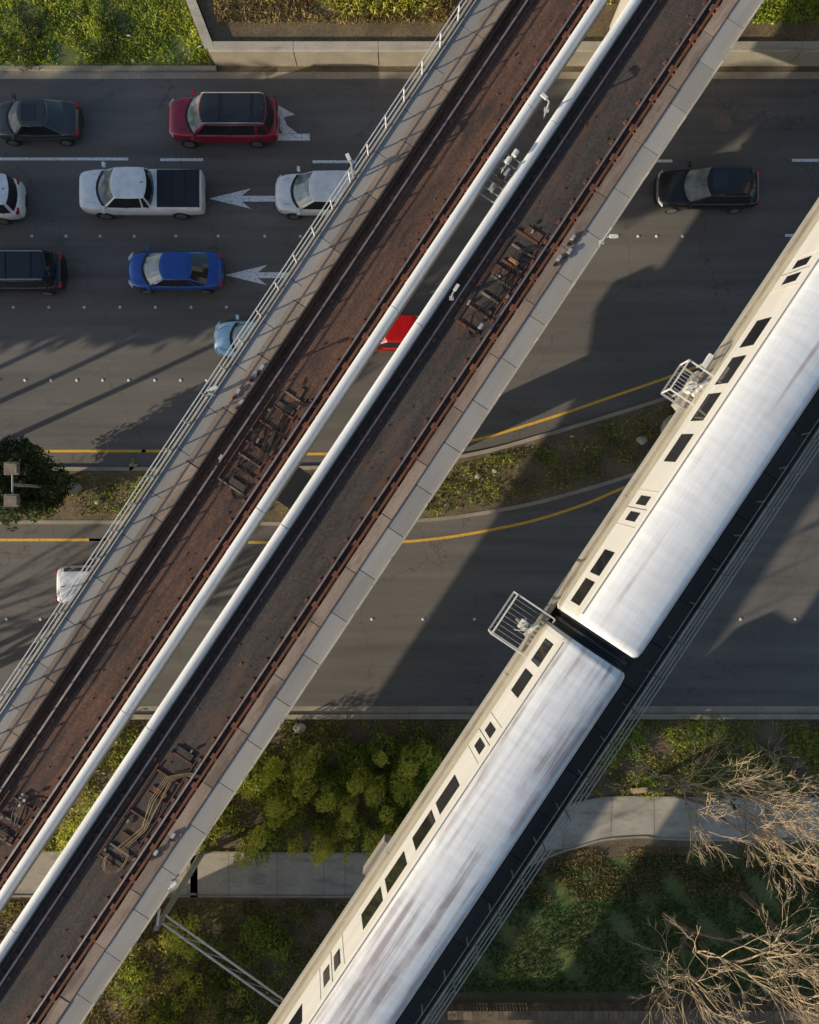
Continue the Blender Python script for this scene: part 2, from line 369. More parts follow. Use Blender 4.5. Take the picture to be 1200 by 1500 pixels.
grassfield('grass',A([(1050,-60),(1350,-60),(1350,55),(1050,55)]),16000,.10,'grass',hb,.2,-.8)
def between(a,b,x0,x1,m=.35):
    t=[p for p in offset(a,-m) if x0<p[0]<x1]; u=[p for p in offset(b,m) if x0<p[0]<x1]; return t+u[::-1]
mpl=between(med_top,med_bot,-20,22,.45)
grassfield('grass',mpl,26000,.08,'grass',.13,.12,-.1)
grassfield('dry_grass',mpl,24000,.08,'dry',.13,.1,-.5)
leafcloud('shrubs',blobs(scatterblobs(mpl,70,.15,.42,.1,.6),500),.07,'leaf')
sp_=A([(-200,1056),(1400,1056),(1400,1160),(840,1165),(680,1225),(560,1245),(-200,1245)])
grassfield('dry_grass',sp_,42000,.09,'dry',.0,.12,-.6)
grassfield('grass',sp_,46000,.09,'grass',.0,.14,-.3)
sb=scatterblobs(A([(335,1095),(650,1070),(655,1225),(325,1235)]),84,.3,.95,.1,1.2)
leafcloud('shrubs',blobs(sb[:40],520),.085,'leaf')
leafcloud('shrubs',blobs([(x,y,z+1.0,r*.6,r2*.6,r3*.8) for x,y,z,r,r2,r3 in sb[34:]],600),.08,'leafy')
leafcloud('shrubs',blobs([(x,y,z+2.0,r*.4,r2*.4,r3*.6) for x,y,z,r,r2,r3 in sb[::4]],700),.07,'leafy')
leafcloud('shrubs',blobs(scatterblobs(A([(860,1062),(1250,1062),(1250,1150),(870,1160)]),32,.25,.8,.1,.9),380),.08,'leaf')
leafcloud('shrubs',blobs(scatterblobs(A([(100,1062),(340,1062),(340,1240),(100,1240)]),40,.3,.8,.1,.9),380),.08,'leafy')
bl=A([(-100,1320),(560,1320),(480,1560),(-100,1560)])
grassfield('dry_grass',bl,45000,.09,'dry',.0,.15,-.7)
grassfield('grass',bl,20000,.09,'grass',.0,.15,-.1)
leafcloud('shrubs',blobs(scatterblobs(A([(180,1370),(420,1340),(430,1520),(180,1540)]),36,.3,.8,.05,.9),420),.08,'leaf')
leafcloud('shrubs',blobs(scatterblobs(A([(200,1340),(330,1330),(380,1500),(200,1520)]),26,.2,.5,.7,.9),420),.08,'leafy')
leafcloud('shrubs',blobs(scatterblobs(A([(200,1400),(330,1400),(380,1520),(200,1520)]),14,.2,.5,.6,.9),420),.08,'dry')
grassfield('grass',A([(660,1270),(850,1265),(950,1252),(1500,1252),(1500,1452),(620,1452)]),60000,.08,'darkgrass',.01,.08,-.6)
grassfield('dry_leaves',A([(700,1245),(1500,1235),(1500,1300),(760,1320)]),22000,.08,'dry',.01,.1,-.5)
lt=inpoly(gp,22); leafcloud('litter',np.column_stack([lt,np.full(len(lt),.3)]),.12,'litter',up=2)
lt=inpoly(mpl,26); leafcloud('litter',np.column_stack([lt,np.full(len(lt),.28)]),.11,'litter',up=2)
rk=MB()
for px,py,r in [(938,645,.3),(700,698,.2),(110,716,.42),(145,735,.2),(725,690,.15),(440,1065,.35),(860,655,.12),(655,740,.14)]:
    x,y=G(px,py); rr=[random.uniform(.8,1.1) for _ in range(8)]
    rk.grid([[(x+r*s*rr[t]*math.cos(t*math.pi/4),y+r*s*.8*rr[t]*math.sin(t*math.pi/4),.1+h*r) for t in range(8)] for s,h in ((1,0),(.95,.4),(.6,.7),(.2,.8))],'conc',True,True)
rk.obj('rocks')

def baretree(name,base,h,lean=(0,0),spread=.5,depth=7,r0=.16,seed=1,k='twig',first=.28):
    rd=random.Random(seed); b=MB()
    def grow(p,d,l,r,dep):
        n=2; pts=[p]; q=Vector(p); dd=d.copy()
        for _ in range(n):
            dd=(dd+Vector((rd.gauss(0,.12),rd.gauss(0,.12),rd.gauss(0,.05)+.04))).normalized(); q=q+dd*l/n; pts.append(q.copy())
        b.tube(pts,[r,r*.85,r*.68],'bark' if dep>depth-3 else k,4 if dep<depth-2 else 6)
        if dep<=0: return
        for c in range(3 if rd.random()<.62 else 2):
            ax=Vector((rd.gauss(0,1),rd.gauss(0,1),rd.gauss(0,.5))).normalized()
            nd=(dd+ax*spread*rd.uniform(.6,1.3)+Vector((lean[0],lean[1],0))*.12).normalized()
            grow(q,nd,l*rd.uniform(.68,.88),max(r*.62,.009),dep-1)
    grow(Vector((*base,0)),Vector((lean[0],lean[1],1)).normalized(),h*first,r0,depth)
    return b.obj(name,recalc=False)
baretree('bare_tree',(10.9,-13.6),8.6,(.28,.25),.5,7,.15,3,first=.27)
baretree('bare_tree',(15.8,-12.8),8,(.1,.1),.5,6,.13,5)
baretree('bare_tree',(12.4,-19.6),8.6,(.25,.1),.52,7,.16,9)
baretree('bare_tree',(14.2,-21.0),8.6,(.1,.1),.5,7,.16,12)
baretree('bare_tree',(16.2,-18.6),9,(.1,.0),.5,6,.16,15)
def leaftree(name,x,y,z0,z1,r,n,size,k,trunk=.16,dens=None):
    e=empty(name,(0,0,0)); b=MB(); b.tube([(x,y,0),(x+.1,y,z0*.6),(x,y+.05,z0),(x,y,z1*.85)],[trunk,trunk*.8,trunk*.7,.04],'bark',8)
    sp=[]
    for i in range(n):
        t=random.random(); a=random.uniform(0,6.28); rr=r*(1-.45*abs(2*t-1)**2)*random.uniform(.2,.8); z=z0+(z1-z0)*t
        c=(x+rr*math.cos(a),y+rr*math.sin(a),z); s=.42 if size>.2 else .32; sp.append((*c,r*s,r*s,r*s*.9)); b.tube([(x,y,z0+(z-z0)*.6),c],[.05,.02],'bark',4)
    b.obj('trunk_and_limbs',e,recalc=False); leafcloud('crown',blobs(sp,dens or (460 if size<.2 else 95)),size,k,e)
leaftree('leafy_tree',-17.5,1.25,1.2,5.0,2.0,62,.11,'leafd',.13)
for i,x in enumerate([-25,-29,-33.5,-37.5,-42,-46.5,-51,-55.5,-60,-64.5]):
    leaftree('leafy_tree',x,1+random.uniform(-.4,.4),6.5,13.6+random.uniform(-.5,.3),2.9,24,.34,'leafd')
for i,(x,y) in enumerate([(-25,-9.8),(-28,-10.9),(-31,-11.2),(-36,-11)]): baretree('bare_tree',(x,y),8,(0,0),.35,5,.2,30+i,'bark')

# ---------------------------------------------------------------- viaducts
U0,U1=-75,75
ZF=8.68
def panels(b,v0,v1,z0,z1,step,k,gap=.025,jit=.004):
    u=U0
    while u<U1:
        b.box(u,u+step-gap,v0,v1,z0,z1+random.uniform(-jit,jit),k); u+=step
def girder(b,v0,v1,ztop,zbot=7.0):
    m=(v0+v1)/2; w=v1-v0
    sec=[(v0,ztop),(v0,8.3),(m-w*.22,7.85),(m-w*.2,zbot-.6),(m+w*.2,zbot-.6),(m+w*.22,7.85),(v1,8.3),(v1,ztop)]
    u=U0
    while u<U1:
        b.grid([[(x,v,z) for v,z in sec] for x in (u,u+24.96)],'girder',True,True); u+=25
def track(b,vm,zf,bed,side):
    for r in (-.84,.84):
        b.box(U0,U1,vm+r-.2,vm+r+.2,zf+.003,zf+.06,bed)
        b.box(U0,U1,vm+r-.07,vm+r+.07,zf+.062,zf+.08,'rust'); b.box(U0,U1,vm+r-.012,vm+r+.012,zf+.08,zf+.17,'rust'); b.box(U0,U1,vm+r-.035,vm+r+.035,zf+.17,zf+.20,'rail')
        u=-32
        while u<32:
            b.box(u,u+.16,vm+r-.19,vm+r-.075,zf+.061,zf+.11,'rust'); b.box(u,u+.16,vm+r+.075,vm+r+.19,zf+.061,zf+.11,'rust'); u+=.9
    v=vm+side*1.12
    b.box(U0,U1,v-.05,v+.05,zf+.2,zf+.27,'rust')
    u=-32
    while u<32:
        b.box(u,u+.22,v-.13,v+.13,zf+.003,zf+.198,'rust',.03); b.box(u+.05,u+.15,v+side*.06,v+side*.17,zf+.2,zf+.33,'rust'); u+=1.35+random.uniform(-.05,.05)
    for i in range(60):
        u=random.uniform(-30,30); a=random.uniform(-.7,.7); s=random.uniform(.015,.045); b.box(u,u+s*random.uniform(1,3),vm+a,vm+a+s,zf+.003,zf+.02+s*.4,random.choice(['box','rust','slabB','cable']))
def railing(b,v,z,h,k='galv',step=1.5,rails=(1,.5),r=.022):
    u=-45
    while u<45: b.box(u-.02,u+.02,v-.025,v+.025,z,z+h,k); u+=step
    for f in rails: b.tube([(-45,v,z+h*f),(45,v,z+h*f)],r,k,6)
def clutter(b,uc,vm,zf,ln,kc='cable',loops=2,seed=0):
    rd=random.Random(seed); u=uc-ln/2
    while u<uc+ln/2:
        a=rd.uniform(-.62,-.3); c=rd.uniform(.35,.62)
        b.box(u,u+.07,vm+a,vm+c,zf+.004,zf+.06,rd.choice(['box','rust','rust']))
        if rd.random()<.5: b.box(u+.12,u+rd.uniform(.25,.5),vm+rd.uniform(-.5,.2),vm+rd.uniform(.25,.6),zf+.004,zf+rd.uniform(.04,.08),rd.choice(['slabB','slabA','slabA']))
        u+=rd.uniform(.5,.95)
    b.box(uc-ln/2,uc+ln*.3,vm-.62,vm-.58,zf+.062,zf+.1,'rust'); b.box(uc-ln*.3,uc+ln/2,vm+.5,vm+.54,zf+.062,zf+.1,'rust')
    for j in range(loops):
        u=uc+(-.46+.5*j+rd.uniform(-.08,.08))*ln; r=rd.uniform(.3,.44); m=vm+rd.uniform(-.1,.2)
        for q_ in range(2):
            pts=[(u+(r+.05*q_)*1.6*math.cos(t),m+(r+.05*q_)*math.sin(t),zf+.13+.03*math.sin(2*t)) for t in np.linspace(q_*.4,rd.uniform(4,5.6),18)]
            b.tube(pts,.015,kc,5)
    for j in range(5):
        m=vm+.0+j*.07; b.tube([(uc-ln*.4,m-.2,zf+.12),(uc-ln*.15,m+.15+rd.uniform(-.1,.1),zf+.12),(uc+ln*.05,m+rd.uniform(-.15,.1),zf+.13),(uc+ln*.25,m-.1,zf+.12),(uc+ln*.33+j*.06,m+.3,zf+.14),(uc+ln*.36+j*.06,m+.8,zf+.17)],.014,kc,5)
    for j in range(9):
        u=uc+rd.uniform(-ln/2,ln/2); m=vm+rd.uniform(-.6,.7); b.box(u,u+rd.uniform(.08,.2),m,m+rd.uniform(.05,.11),zf+.07,zf+rd.uniform(.1,.16),rd.choice(['box','rust','slabB','galv']))
def piers(b,vm,w,us):
    for u in us:
        b.grid([[(u+a*math.cos(t*math.pi/8)*.85,vm+a*math.sin(t*math.pi/8)*.85,z) for t in range(16)] for a,z in ((1,0),(1,4.8))],'girder',True,True)
        b.grid([[(x,v,z) for v,z in ((vm-w/2,6.35),(vm-w/2,5.7),(vm-1.0,4.81),(vm+1.0,4.81),(vm+w/2,5.7),(vm+w/2,6.35))] for x in (u-.8,u+.8)],'girder',True,True)
via=empty('elevated_railway_viaduct',(0,0,0),TH)
b=MB(True); girder(b,-8.68,-4.48,ZF); girder(b,-3.77,.42,ZF); piers(b,-4.1,7.4,(-51,-31,-1.8,24.8,51)); b.obj('girders_and_piers',via)
b=MB(True)
panels(b,-8.68,-8.60,ZF+.002,9.1,8,'conc'); panels(b,-8.595,-7.99,ZF+.002,9.0,1.9,'walk'); panels(b,-7.98,-7.46,ZF+.002,9.05,2.4,'cover',.03,.012)
b.box(U0,U1,-7.45,-4.87,ZF+.002,ZF+.004,'slabA')
b.obj('north_deck_surfaces',via)
b=MB(True)
def par(b,v0,v1):
    u=U0
    while u<U1:
        sec=[(v0,ZF+.01),(v1,ZF+.01)]+[((v0+v1)/2+(v1-v0)/2*math.cos(t),9.1+.14*math.sin(t)) for t in np.linspace(0,math.pi,9)]
        b.grid([[(x,v,z) for v,z in sec] for x in (u,u+8.97)],'parapet',True,True); u+=9
par(b,-4.84,-4.50); par(b,-3.74,-3.40)
for u in np.arange(-44,45,3.0):
    for v in (-4.84,-3.40): b.box(u,u+.08,v-.03,v+.03,8.7,9.05,'galv')
b.obj('parapets',via)
b=MB(True); track(b,-6.12,ZF+.004,'slabA',1)
clutter(b,UV(395,640,8.7)[0],-6.1,ZF+.004,4.8,'cable',2,1); clutter(b,UV(20,1190,8.7)[0],-6.1,ZF+.004,2.2,'cable',1,2)
b.obj('north_track',via)
b=MB(True)
panels(b,-.84,-.40,ZF+.002,9.05,2.4,'cover',.03,.012); panels(b,-.395,.33,ZF+.002,9.0,1.9,'walk'); panels(b,.335,.42,ZF+.002,9.1,8,'conc')
b.box(U0,U1,-3.37,-.85,ZF+.002,ZF+.004,'slabB'); b.obj('south_deck_surfaces',via)
b=MB(True); track(b,-2.1,ZF+.004,'slabB',1); clutter(b,UV(740,410,8.7)[0],-2.0,ZF+.004,4.6,'cable',2,3); clutter(b,UV(225,1185,8.7)[0],-2.0,ZF+.004,5.2,'ycable',1,4)
u,v=UV(750,383,8.9); b.box(u,u+.1,v-.15,v+.25,8.85,8.93,'orange')
b.obj('south_track',via)
b=MB(True); railing(b,-8.64,9.1,.9,'whitemetal',step=1.2,rails=(1,.5),r=.022); railing(b,.38,9.1,.9,step=2.4,rails=(1,.5),r=.010)
b.tube([(-45,-8.5,9.06),(45,-8.5,9.06)],.03,'galv'); b.tube([(-45,-3.2,8.85),(45,-3.2,8.85)],.03,'cable'); b.tube([(-45,-4.98,8.85),(45,-4.98,8.85)],.03,'cable'); b.tube([(-45,-7.36,8.8),(45,-7.36,8.8)],.035,'rust')
b.obj('railings_and_conduits',via)
b=MB(True)
for px,py in [(345,575),(320,672),(835,350),(830,370),(370,550),(700,480),(250,1225),(225,1250),(380,540),(350,590),(815,380)]:
    u,v=UV(px,py,9.1); b.box(u,u+.2,v,v+.12,9.07,9.18,'galv'); b.box(u-.25,u-.1,v+.02,v+.12,9.07,9.15,'black')
b.obj('junction_boxes',via)
def signal(px,py,name):
    u,v=UV(px,py,9.0); b=MB(True)
    b.box(u-1.0,u+.9,v-.35,v-.32,8.8,8.85,'galv'); b.box(u-1.0,u+.9,v+.32,v+.35,8.8,8.85,'galv')
    for i in range(7): b.box(u-1+i*.3,u-.97+i*.3,v-.32,v+.32,8.8,8.84,'galv')
    b.tube([(u,v,8.0),(u,v,9.5)],.045,'galv',8)
    for k in range(2):
        z=9.2+.2*k; b.tube([(u+.35+k*.28,v-.05+.1*k,z),(u+.58+k*.28,v-.05+.1*k,z)],.10,'whitemetal',10)
        b.tube([(u,v,z-.1),(u+.4+k*.28,v,z)],.025,'galv',6)
    b.box(u-.75,u-.45,v-.1,v+.08,8.86,9.05,'galv',.03); b.box(u-.3,u-.12,v-.05,v+.2,8.86,9.3,'black'); b.box(u-.1,u+.2,v+.1,v+.2,8.9,9.35,'galv')
    for j in range(3): b.tube([(u-.9,v-.2+.1*j,8.9),(u-.5,v+.2-.1*j,9.1),(u,v+.1,9.3),(u+.3,v-.2+.1*j,9.2)],.015,'cable',5)
    return b.obj(name,None,rot=TH)
signal(735,255,'railway_signal')
def lamphead(px,py,z,name,a=0):
    x,y=G(px,py,z); b=MB(); b.tube([(x,y,z-1.2),(x,y,z-.05)],.035,'galv',8)
    c,s=math.cos(a),math.sin(a)
    b.tube([(x,y,z-.05),(x+.2*c,y+.2*s,z)],.03,'galv',6); b.obox((x+.26*c,y+.26*s,z),(.13*c,.13*s,0),(-.06*s,.06*c,0),(0,0,.04),'whitemetal')
    b.obox((x,y,z-.6),(.08,0,0),(0,.06,0),(0,0,.1),'galv'); b.obj(name)
lamphead(303,572,10.2,'walkway_lamp',.3); lamphead(805,148,9.9,'walkway_lamp',2.4); lamphead(247,1303,10.1,'walkway_lamp',.8); lamphead(663,430,9.7,'walkway_lamp',1); lamphead(888,346,10,'walkway_lamp',0); lamphead(515,240,10.1,'walkway_lamp',2)

tv=empty('elevated_railway_viaduct',(0,0,0),TH)
b=MB(True); girder(b,6.33,11.0,ZF); piers(b,8.67,4.2,(-61,-37,-12.5,10.5,35,58)); b.obj('girder_and_piers',tv)
b=MB(True); b.box(U0,U1,6.5,9.6,ZF+.002,ZF+.004,'slabB'); panels(b,6.33,6.48,ZF+.002,9.0,8,'conc'); panels(b,9.62,10.0,ZF+.002,9.02,2.4,'walkshade'); panels(b,10.01,10.92,ZF+.002,9.0,1.9,'walkshade'); panels(b,10.925,11.0,ZF+.002,9.1,8,'conc')
b.obj('deck_surfaces',tv)
b=MB(True); track(b,7.85,ZF+.004,'slabB',1); b.obj('track',tv)
b=MB(True); railing(b,10.96,9.1,1.0,step=1.5,rails=(1,.66,.33)); railing(b,10.55,9.0,.6,step=1.5,rails=(1,),r=.015); b.obj('railings',tv)
def platform(name,px,py,sz):
    u,v=UV(px,py,9.2); b=MB(True); w=sz/2
    v1=6.33
    for a in (-w,w): b.box(u+a-.03,u+a+.03,v-w,v1,9.0,9.08,'galv')
    for c in (v-w,v+w*.9): b.box(u-w,u+w,c-.03,c+.03,9.081,9.14,'galv')
    for a in (-w,w):
        for c in (v-w,v+w*.9): b.box(u+a-.025,u+a+.025,c-.025,c+.025,9.14,10.0,'whitemetal')
    for a in (-w,w): b.box(u+a-.025,u+a+.025,v-w,v+w*.9,10.0,10.05,'whitemetal')
    for c in (v-w,v+w*.9): b.box(u-w,u+w,c-.025,c+.025,10.051,10.1,'whitemetal')
    n=9
    for i in range(n): b.box(u-w+i*2*w/n,u-w+.015+i*2*w/n,v-w,v+w*.85,9.02,9.05,'galv')
    b.tube([(u,v+.1,7.5),(u,v+.1,10.2)],.05,'galv',8); b.box(u-.15,u+.2,v-.05,v+.2,9.1,9.5,'whitemetal',.03)
    for k in range(3): b.tube([(u-.25+.18*k,v+.25,9.7+.12*k),(u+.0+.18*k,v+.36,9.7+.12*k)],.085,'whitemetal',10)
    for k in range(3): b.tube([(u-.3+.25*k,v-.15,9.5),(u+.1*k,v+.35,9.75)],.018,'galv',5)
    b.box(u-.1,u+.4,v+.36,v+.42,9.3,9.38,'galv'); b.obj(name,None,rot=TH)
platform('signal_platform',763,914,1.7); platform('signal_platform',1005,568,1.25)
b=MB(True); u,v=UV(1036,530,10); b.tube([(u,v,9),(u,v,10)],.04,'galv'); b.box(u-.2,u+.3,v-.1,v+.1,9.9,10.05,'whitemetal',.03); b.obj('walkway_lamp',None,rot=TH)

# ---------------------------------------------------------------- train
tm=7.85
sec=[(-1.25,9.0),(-1.47,9.35),(-1.5,10.3),(-1.23,11.95),(-1.12,12.12),(-.9,12.24),(-.45,12.34),(0,12.37)]
sec=sec+[(-a,z) for a,z in sec[-2::-1]]
def traincar(u0,u1,wins,doors,par,roof='troof'):
    b=MB(True); rows=[]
    for u,s in ((u0,.93),(u0+.12,.99),(u0+.3,1),(u1-.3,1),(u1-.12,.99),(u1,.93)): rows.append([(u,tm+a*s,10.6+(z-10.6)*s) for a,z in sec])
    n=len(sec)
    for i in range(n-1):
        k=roof if 4<=i<n-5 else ('tside' if 2<=i<=n-4 else 'tstripe')
        b.grid([[r[i],r[i+1]] for r in rows],k)
    b.face(rows[0],'black'); b.face(rows[-1],'black')
    o=b.obj('car_body',par,recalc=False)
    bm=bmesh.new(); bm.from_mesh(o.data); bmesh.ops.remove_doubles(bm,verts=bm.verts[:],dist=.0005); bmesh.ops.recalc_face_normals(bm,faces=bm.faces[:])
    for f in bm.faces: f.smooth=(f.calc_center_median().z>12.0)
    bm.to_mesh(o.data); bm.free()
    b=MB(True)
    def win(u,ln,z0,z1,k='glass',t=.012):
        for sgn in (-1,1):
            f=lambda z:(tm+sgn*(1.5-(z-10.3)*.27/1.65+t))
            g=lambda z:(tm+sgn*(1.5-(z-10.3)*.27/1.65-.02))
            b.grid([[(x,g(z0),z0),(x,f(z0),z0),(x,f(z1),z1),(x,g(z1),z1)] for x in (u-ln/2,u+ln/2)],k,True,True)
    for u,l in wins: win(u,l+.08,10.74,11.60,'black',.008); win(u,l,10.78,11.56)
    for u in doors:
        win(u-.72,.02,10.32,11.85,'tstripe'); win(u+.72,.02,10.32,11.85,'tstripe'); win(u,.015,10.32,11.85,'black')
        for a in (-.33,.33): win(u+a,.36,10.78,11.55)
    b.box(u0+.3,u1-.3,tm-1.19,tm-1.13,12.03,12.09,'galv'); b.box(u0+.3,u1-.3,tm+1.13,tm+1.19,12.03,12.09,'galv')
    for r in (-.84,.84):
        for uu in (u0+2.2,u0+4.3,u1-2.2,u1-4.3):
            b.grid([[(uu+.32*math.cos(t*math.pi/8),tm+r+w,9.2+.32*math.sin(t*math.pi/8)) for t in range(16)] for w in (-.06,.06)],'rust',True,True)
    for uu in (u0+3.25,u1-3.25): b.box(uu-1.5,uu+1.5,tm-.7,tm+.7,8.95,9.2,'black')
    b.obj('windows_and_fittings',par)
tr=empty('passenger_train',(0,0,0),TH)
def W(L,l): return [(UV(x,y,11.15)[0],l) for x,y in L]
DD=lambda L:[UV(x,y,11.15)[0] for x,y in L]
traincar(.08,21.4,W([(882,824),(854,867)],.88)+W([(995,657),(1036,598),(1075,546),(1110,490)],1.06)+[(16.9,1.1),(19.8,1.1)],DD([(936,746),(1172,400)])+[18.4],tr)
traincar(-21.8,-.50,W([(793,955),(764,1000)],.85)+W([(655,1163),(620,1215),(580,1277),(546,1330)],1.12)+[(-17,1.1),(-19.9,1.1)],DD([(712,1082),(490,1420)])+[-18.4],tr,'troof2')
traincar(21.98,43.3,[(23+1.9*i,1.1) for i in range(4)]+[(33,1.1),(36,1.1)],[31,41.5],tr); traincar(-43.7,-22.38,[(-24-1.9*i,1.1) for i in range(4)]+[(-34,1.1),(-37,1.1)],[-32,-41],tr)
b=MB(True)
for g in (-.21,21.69,-22.09):
    for i in range(5):
        s=.80 if i%2 else .87; u=g-.26+i*.13
        b.grid([[(x,tm+a*s,10.6+(z-10.6)*s) for a,z in sec[1:-1]] for x in (u-.055,u+.055)],'black',True,True)
b.obj('gangway_bellows',tr)

# ---------------------------------------------------------------- street lamp & mast arm
b=MB(); x,y=G(108,716)
b.grid([[(x+r*math.cos(t*math.pi/8),y+r*math.sin(t*math.pi/8),z) for t in range(16)] for r,z in ((.32,.1),(.3,.45),(.12,.46))],'conc',True,True)
b.tube([(x,y,.4),(x,y,5.8)],[.1,.06],'galv',10); b.tube([(x,y+.75,5.85),(x,y-.75,5.85)],.04,'galv',8)
for s in (-1,1): b.obox((x,y+s*.66,5.9),(.30,0,0),(0,.26,0),(0,0,.07),'box'); b.obox((x,y+s*.66,5.985),(.24,0,0),(0,.2,0),(0,0,.012),'box')
b.obj('street_lamp')
b=MB(); a=Vector((*G(238,1345,6.2),6.2)); c=Vector((*G(420,1475,5.2),5.2))
side=(c-a).cross(Vector((0,0,1))).normalized()*.17
b.tube([a+side,c+side],.045,'whitemetal',8); b.tube([a-side,c-side],.045,'whitemetal',8)
for i in range(6):
    p=a.lerp(c,i/6); qn=a.lerp(c,(i+1)/6); b.tube([p+side,qn-side],.014,'galv',5)
b.tube([(a.x,a.y,0),(a.x,a.y,7)],[.16,.1],'galv',10); b.tube([(a.x,a.y,6.9),a+Vector((.2,.9,1.0))],.06,'whitemetal',8); b.obj('utility_mast')

# ---------------------------------------------------------------- vehicles
def car(name,px,py,length_px,width_m,height,col,kind='sedan',roofcol=None,face=180,ws=(.30,.12),rw=(-.22,-.38),rails=False,belt=None,sunroof=False,metal=.2):
    L=length_px/30/1.02; W=width_m/2; x,y=G(px,py,.5)
    P=paint(name+'_paint',col,metal); RP=P if roofcol is None else paint(name+'_roof',roofcol,.1)
    e=empty(name,(x,y,.006),math.radians(face))
    sc=height/1.45; bt=belt or .93*sc
    if kind=='sedan': tz=[.62,.86,.99,1.02,1.0,.99,.97,.93,.86,.74,.60]
    elif kind=='suv': tz=[.70,.95,1.0,1.0,1.0,1.0,.99,.96,.90,.78,.62]
    else: tz=[.90,1.0,1.0,1.0,1.0,1.0,1.0,.98,.94,.88,.75]
    ts=[-.5,-.488,-.45,-.33,-.15,.05,.25,.36,.435,.478,.5]
    if kind=='pickup': wf=[.93,.97,.98,1,1,1,1,.98,.94,.86,.70]
    elif kind=='suv': wf=[.72,.86,.95,1,1,1,.99,.96,.89,.74,.50]
    else: wf=[.64,.80,.92,.985,1,1,.985,.95,.86,.70,.46]
    rows=[]
    for t,w,z in zip(ts,wf,tz):
        w*=W; z*=bt; lo=.24 if abs(t)<.48 else .34
        half=[(.0,lo-.02),(.75*w,lo),(.95*w,lo+.08),(w,lo+(z-lo)*.45),(.975*w,lo+(z-lo)*.8),(.90*w,z-.02),(.78*w,z),(.40*w,z+.02)]
        ring=half+[(0,z+.025)]+[(-a,zz) for a,zz in half[:0:-1]]
        rows.append([(t*L,a,zz) for a,zz in ring])
    b=MB(); b.grid(rows,P,True,True); b.obj('body',e,smooth=True,subsurf=2)
    b=MB(); zb=bt-.02; zt=height-.06; wb=.87*W; wt=.70*W if kind!='suv' else .74*W
    def arc(xc,w,z,cv,n=6): return [(xc-cv*(s*s),w*s,z) for s in np.linspace(1,-1,n+1)]
    xb,xt,xrt,xrb=ws[0]*L,ws[1]*L,rw[0]*L,rw[1]*L
    fb=arc(xb,wb*.93,zb,.30); ftp=arc(xt,wt*.93,zt,.18); b.grid([fb,ftp],'shield')
    rb=[(2*xrb-p[0],p[1],p[2]) for p in arc(xrb,wb*.9,zb,.18)]; rt=[(2*xrt-p[0],p[1],p[2]) for p in arc(xrt,wt*.92,zt,.12)]; b.grid([rb,rt],'glass')
    top=[]
    for sg in (1,-1):
        f0=fb[0 if sg>0 else -1]; f1=ftp[0 if sg>0 else -1]; r0=rb[0 if sg>0 else -1]; r1=rt[0 if sg>0 else -1]
        bot=[(f0[0]+(r0[0]-f0[0])*t,sg*wb*(1+.03*math.sin(math.pi*t)),zb) for t in (.04,.44,.475,.80,.84,.97)]
        tp=[(f1[0]+(r1[0]-f1[0])*t,sg*wt*(1+.03*math.sin(math.pi*t)),zt) for t in (.03,.44,.475,.84,.88,.97)]
        bl_=[f0]+bot+[r0]; tl=[f1]+tp+[r1]
        for i in range(len(bl_)-1): b.face([bl_[i],bl_[i+1],tl[i+1],tl[i]],'glass' if i in (1,3,5) else ('black' if i==2 else P))
        top.append(tl)
    ring=ftp[::-1]+top[0][1:-1]+rt+top[1][1:-1][::-1]
    cx=(xt+xrt)/2
    def ins(r,s,dz): return [(cx+(p[0]-cx)*s,p[1]*s,p[2]+dz) for p in r]
    rr=[ring,ins(ring,.97,.025),ins(ring,.85,.045),ins(ring,.5,.058),ins(ring,.15,.06)]
    b.grid(rr[:2],P,True); b.grid(rr[1:],RP,True); b.face(rr[-1],RP)
    b.obj('cabin',e,recalc=True)
    b=MB()
    for sx in (.315,-.30):
        for sg in (1,-1):
            r=.335*max(1,sc*.95); yo=sg*(W+.005); yi=sg*(W-.24)
            b.grid([[(sx*L+rr_*math.cos(t*math.pi/12),yy,r+rr_*math.sin(t*math.pi/12)) for t in range(24)] for rr_,yy in ((r,yi),(r,yo-sg*.03),(r*.93,yo),(r*.66,yo))],'tyre',True,True)
            b.grid([[(sx*L+rr_*math.cos(t*math.pi/12),yy,r+rr_*math.sin(t*math.pi/12)) for t in range(24)] for rr_,yy in ((r*.64,yo-sg*.02),(r*.64,yo+sg*.004),(r*.2,yo+sg*.012))],'hub',True,True)
    b.obj('wheels',e)
    b=MB()
    for sg in (1,-1):
        mx=xb-.30; b.obox((mx,sg*(W+.07),bt+.06),(.07,sg*.01,0),(0,.10,0),(0,0,.07),P)
        b.obox((.452*L,sg*W*.70,bt*.76),(.10,-sg*.12,0),(0,.10,0),(0,0,.05),'head')
        b.obox((-.480*L,sg*W*.72,bt*.87),(.06,sg*.03,0),(0,.13,0),(0,0,.075),'tail')
        for f in (.02,.45,.86):
            xx=xb-.3+(xrb-xb+.3)*f; b.box(xx-.006,xx+.006,min(sg*.80*W,sg*.93*W),max(sg*.80*W,sg*.93*W),bt-.06,bt+.004,'black')
        if rails: b.tube([(xt-.15,sg*wt*.93,zt+.03),(xt-.3,sg*wt*.93,zt+.10),(xrt+.3,sg*wt*.93,zt+.10),(xrt+.15,sg*wt*.93,zt+.03)],.022,'galv',6)
    b.box(.48*L,.497*L,-W*.36,W*.36,.35,bt*.60,'black'); b.box(-.50*L,-.49*L,-W*.3,W*.3,.35,.5,'black')
    b.grid([[(p[0]+.10,p[1]*1.0,zb+.035) for p in fb],[(p[0]-.02,p[1],zb+.045) for p in fb]],'black')
    for sg in (1,-1): b.tube([(xb+.12,sg*W*.66,bt*.995),(xb+.5*(.46*L-xb),sg*W*.60,bt*.955),(.455*L,sg*W*.44,bt*.845)],.008,'black',4)
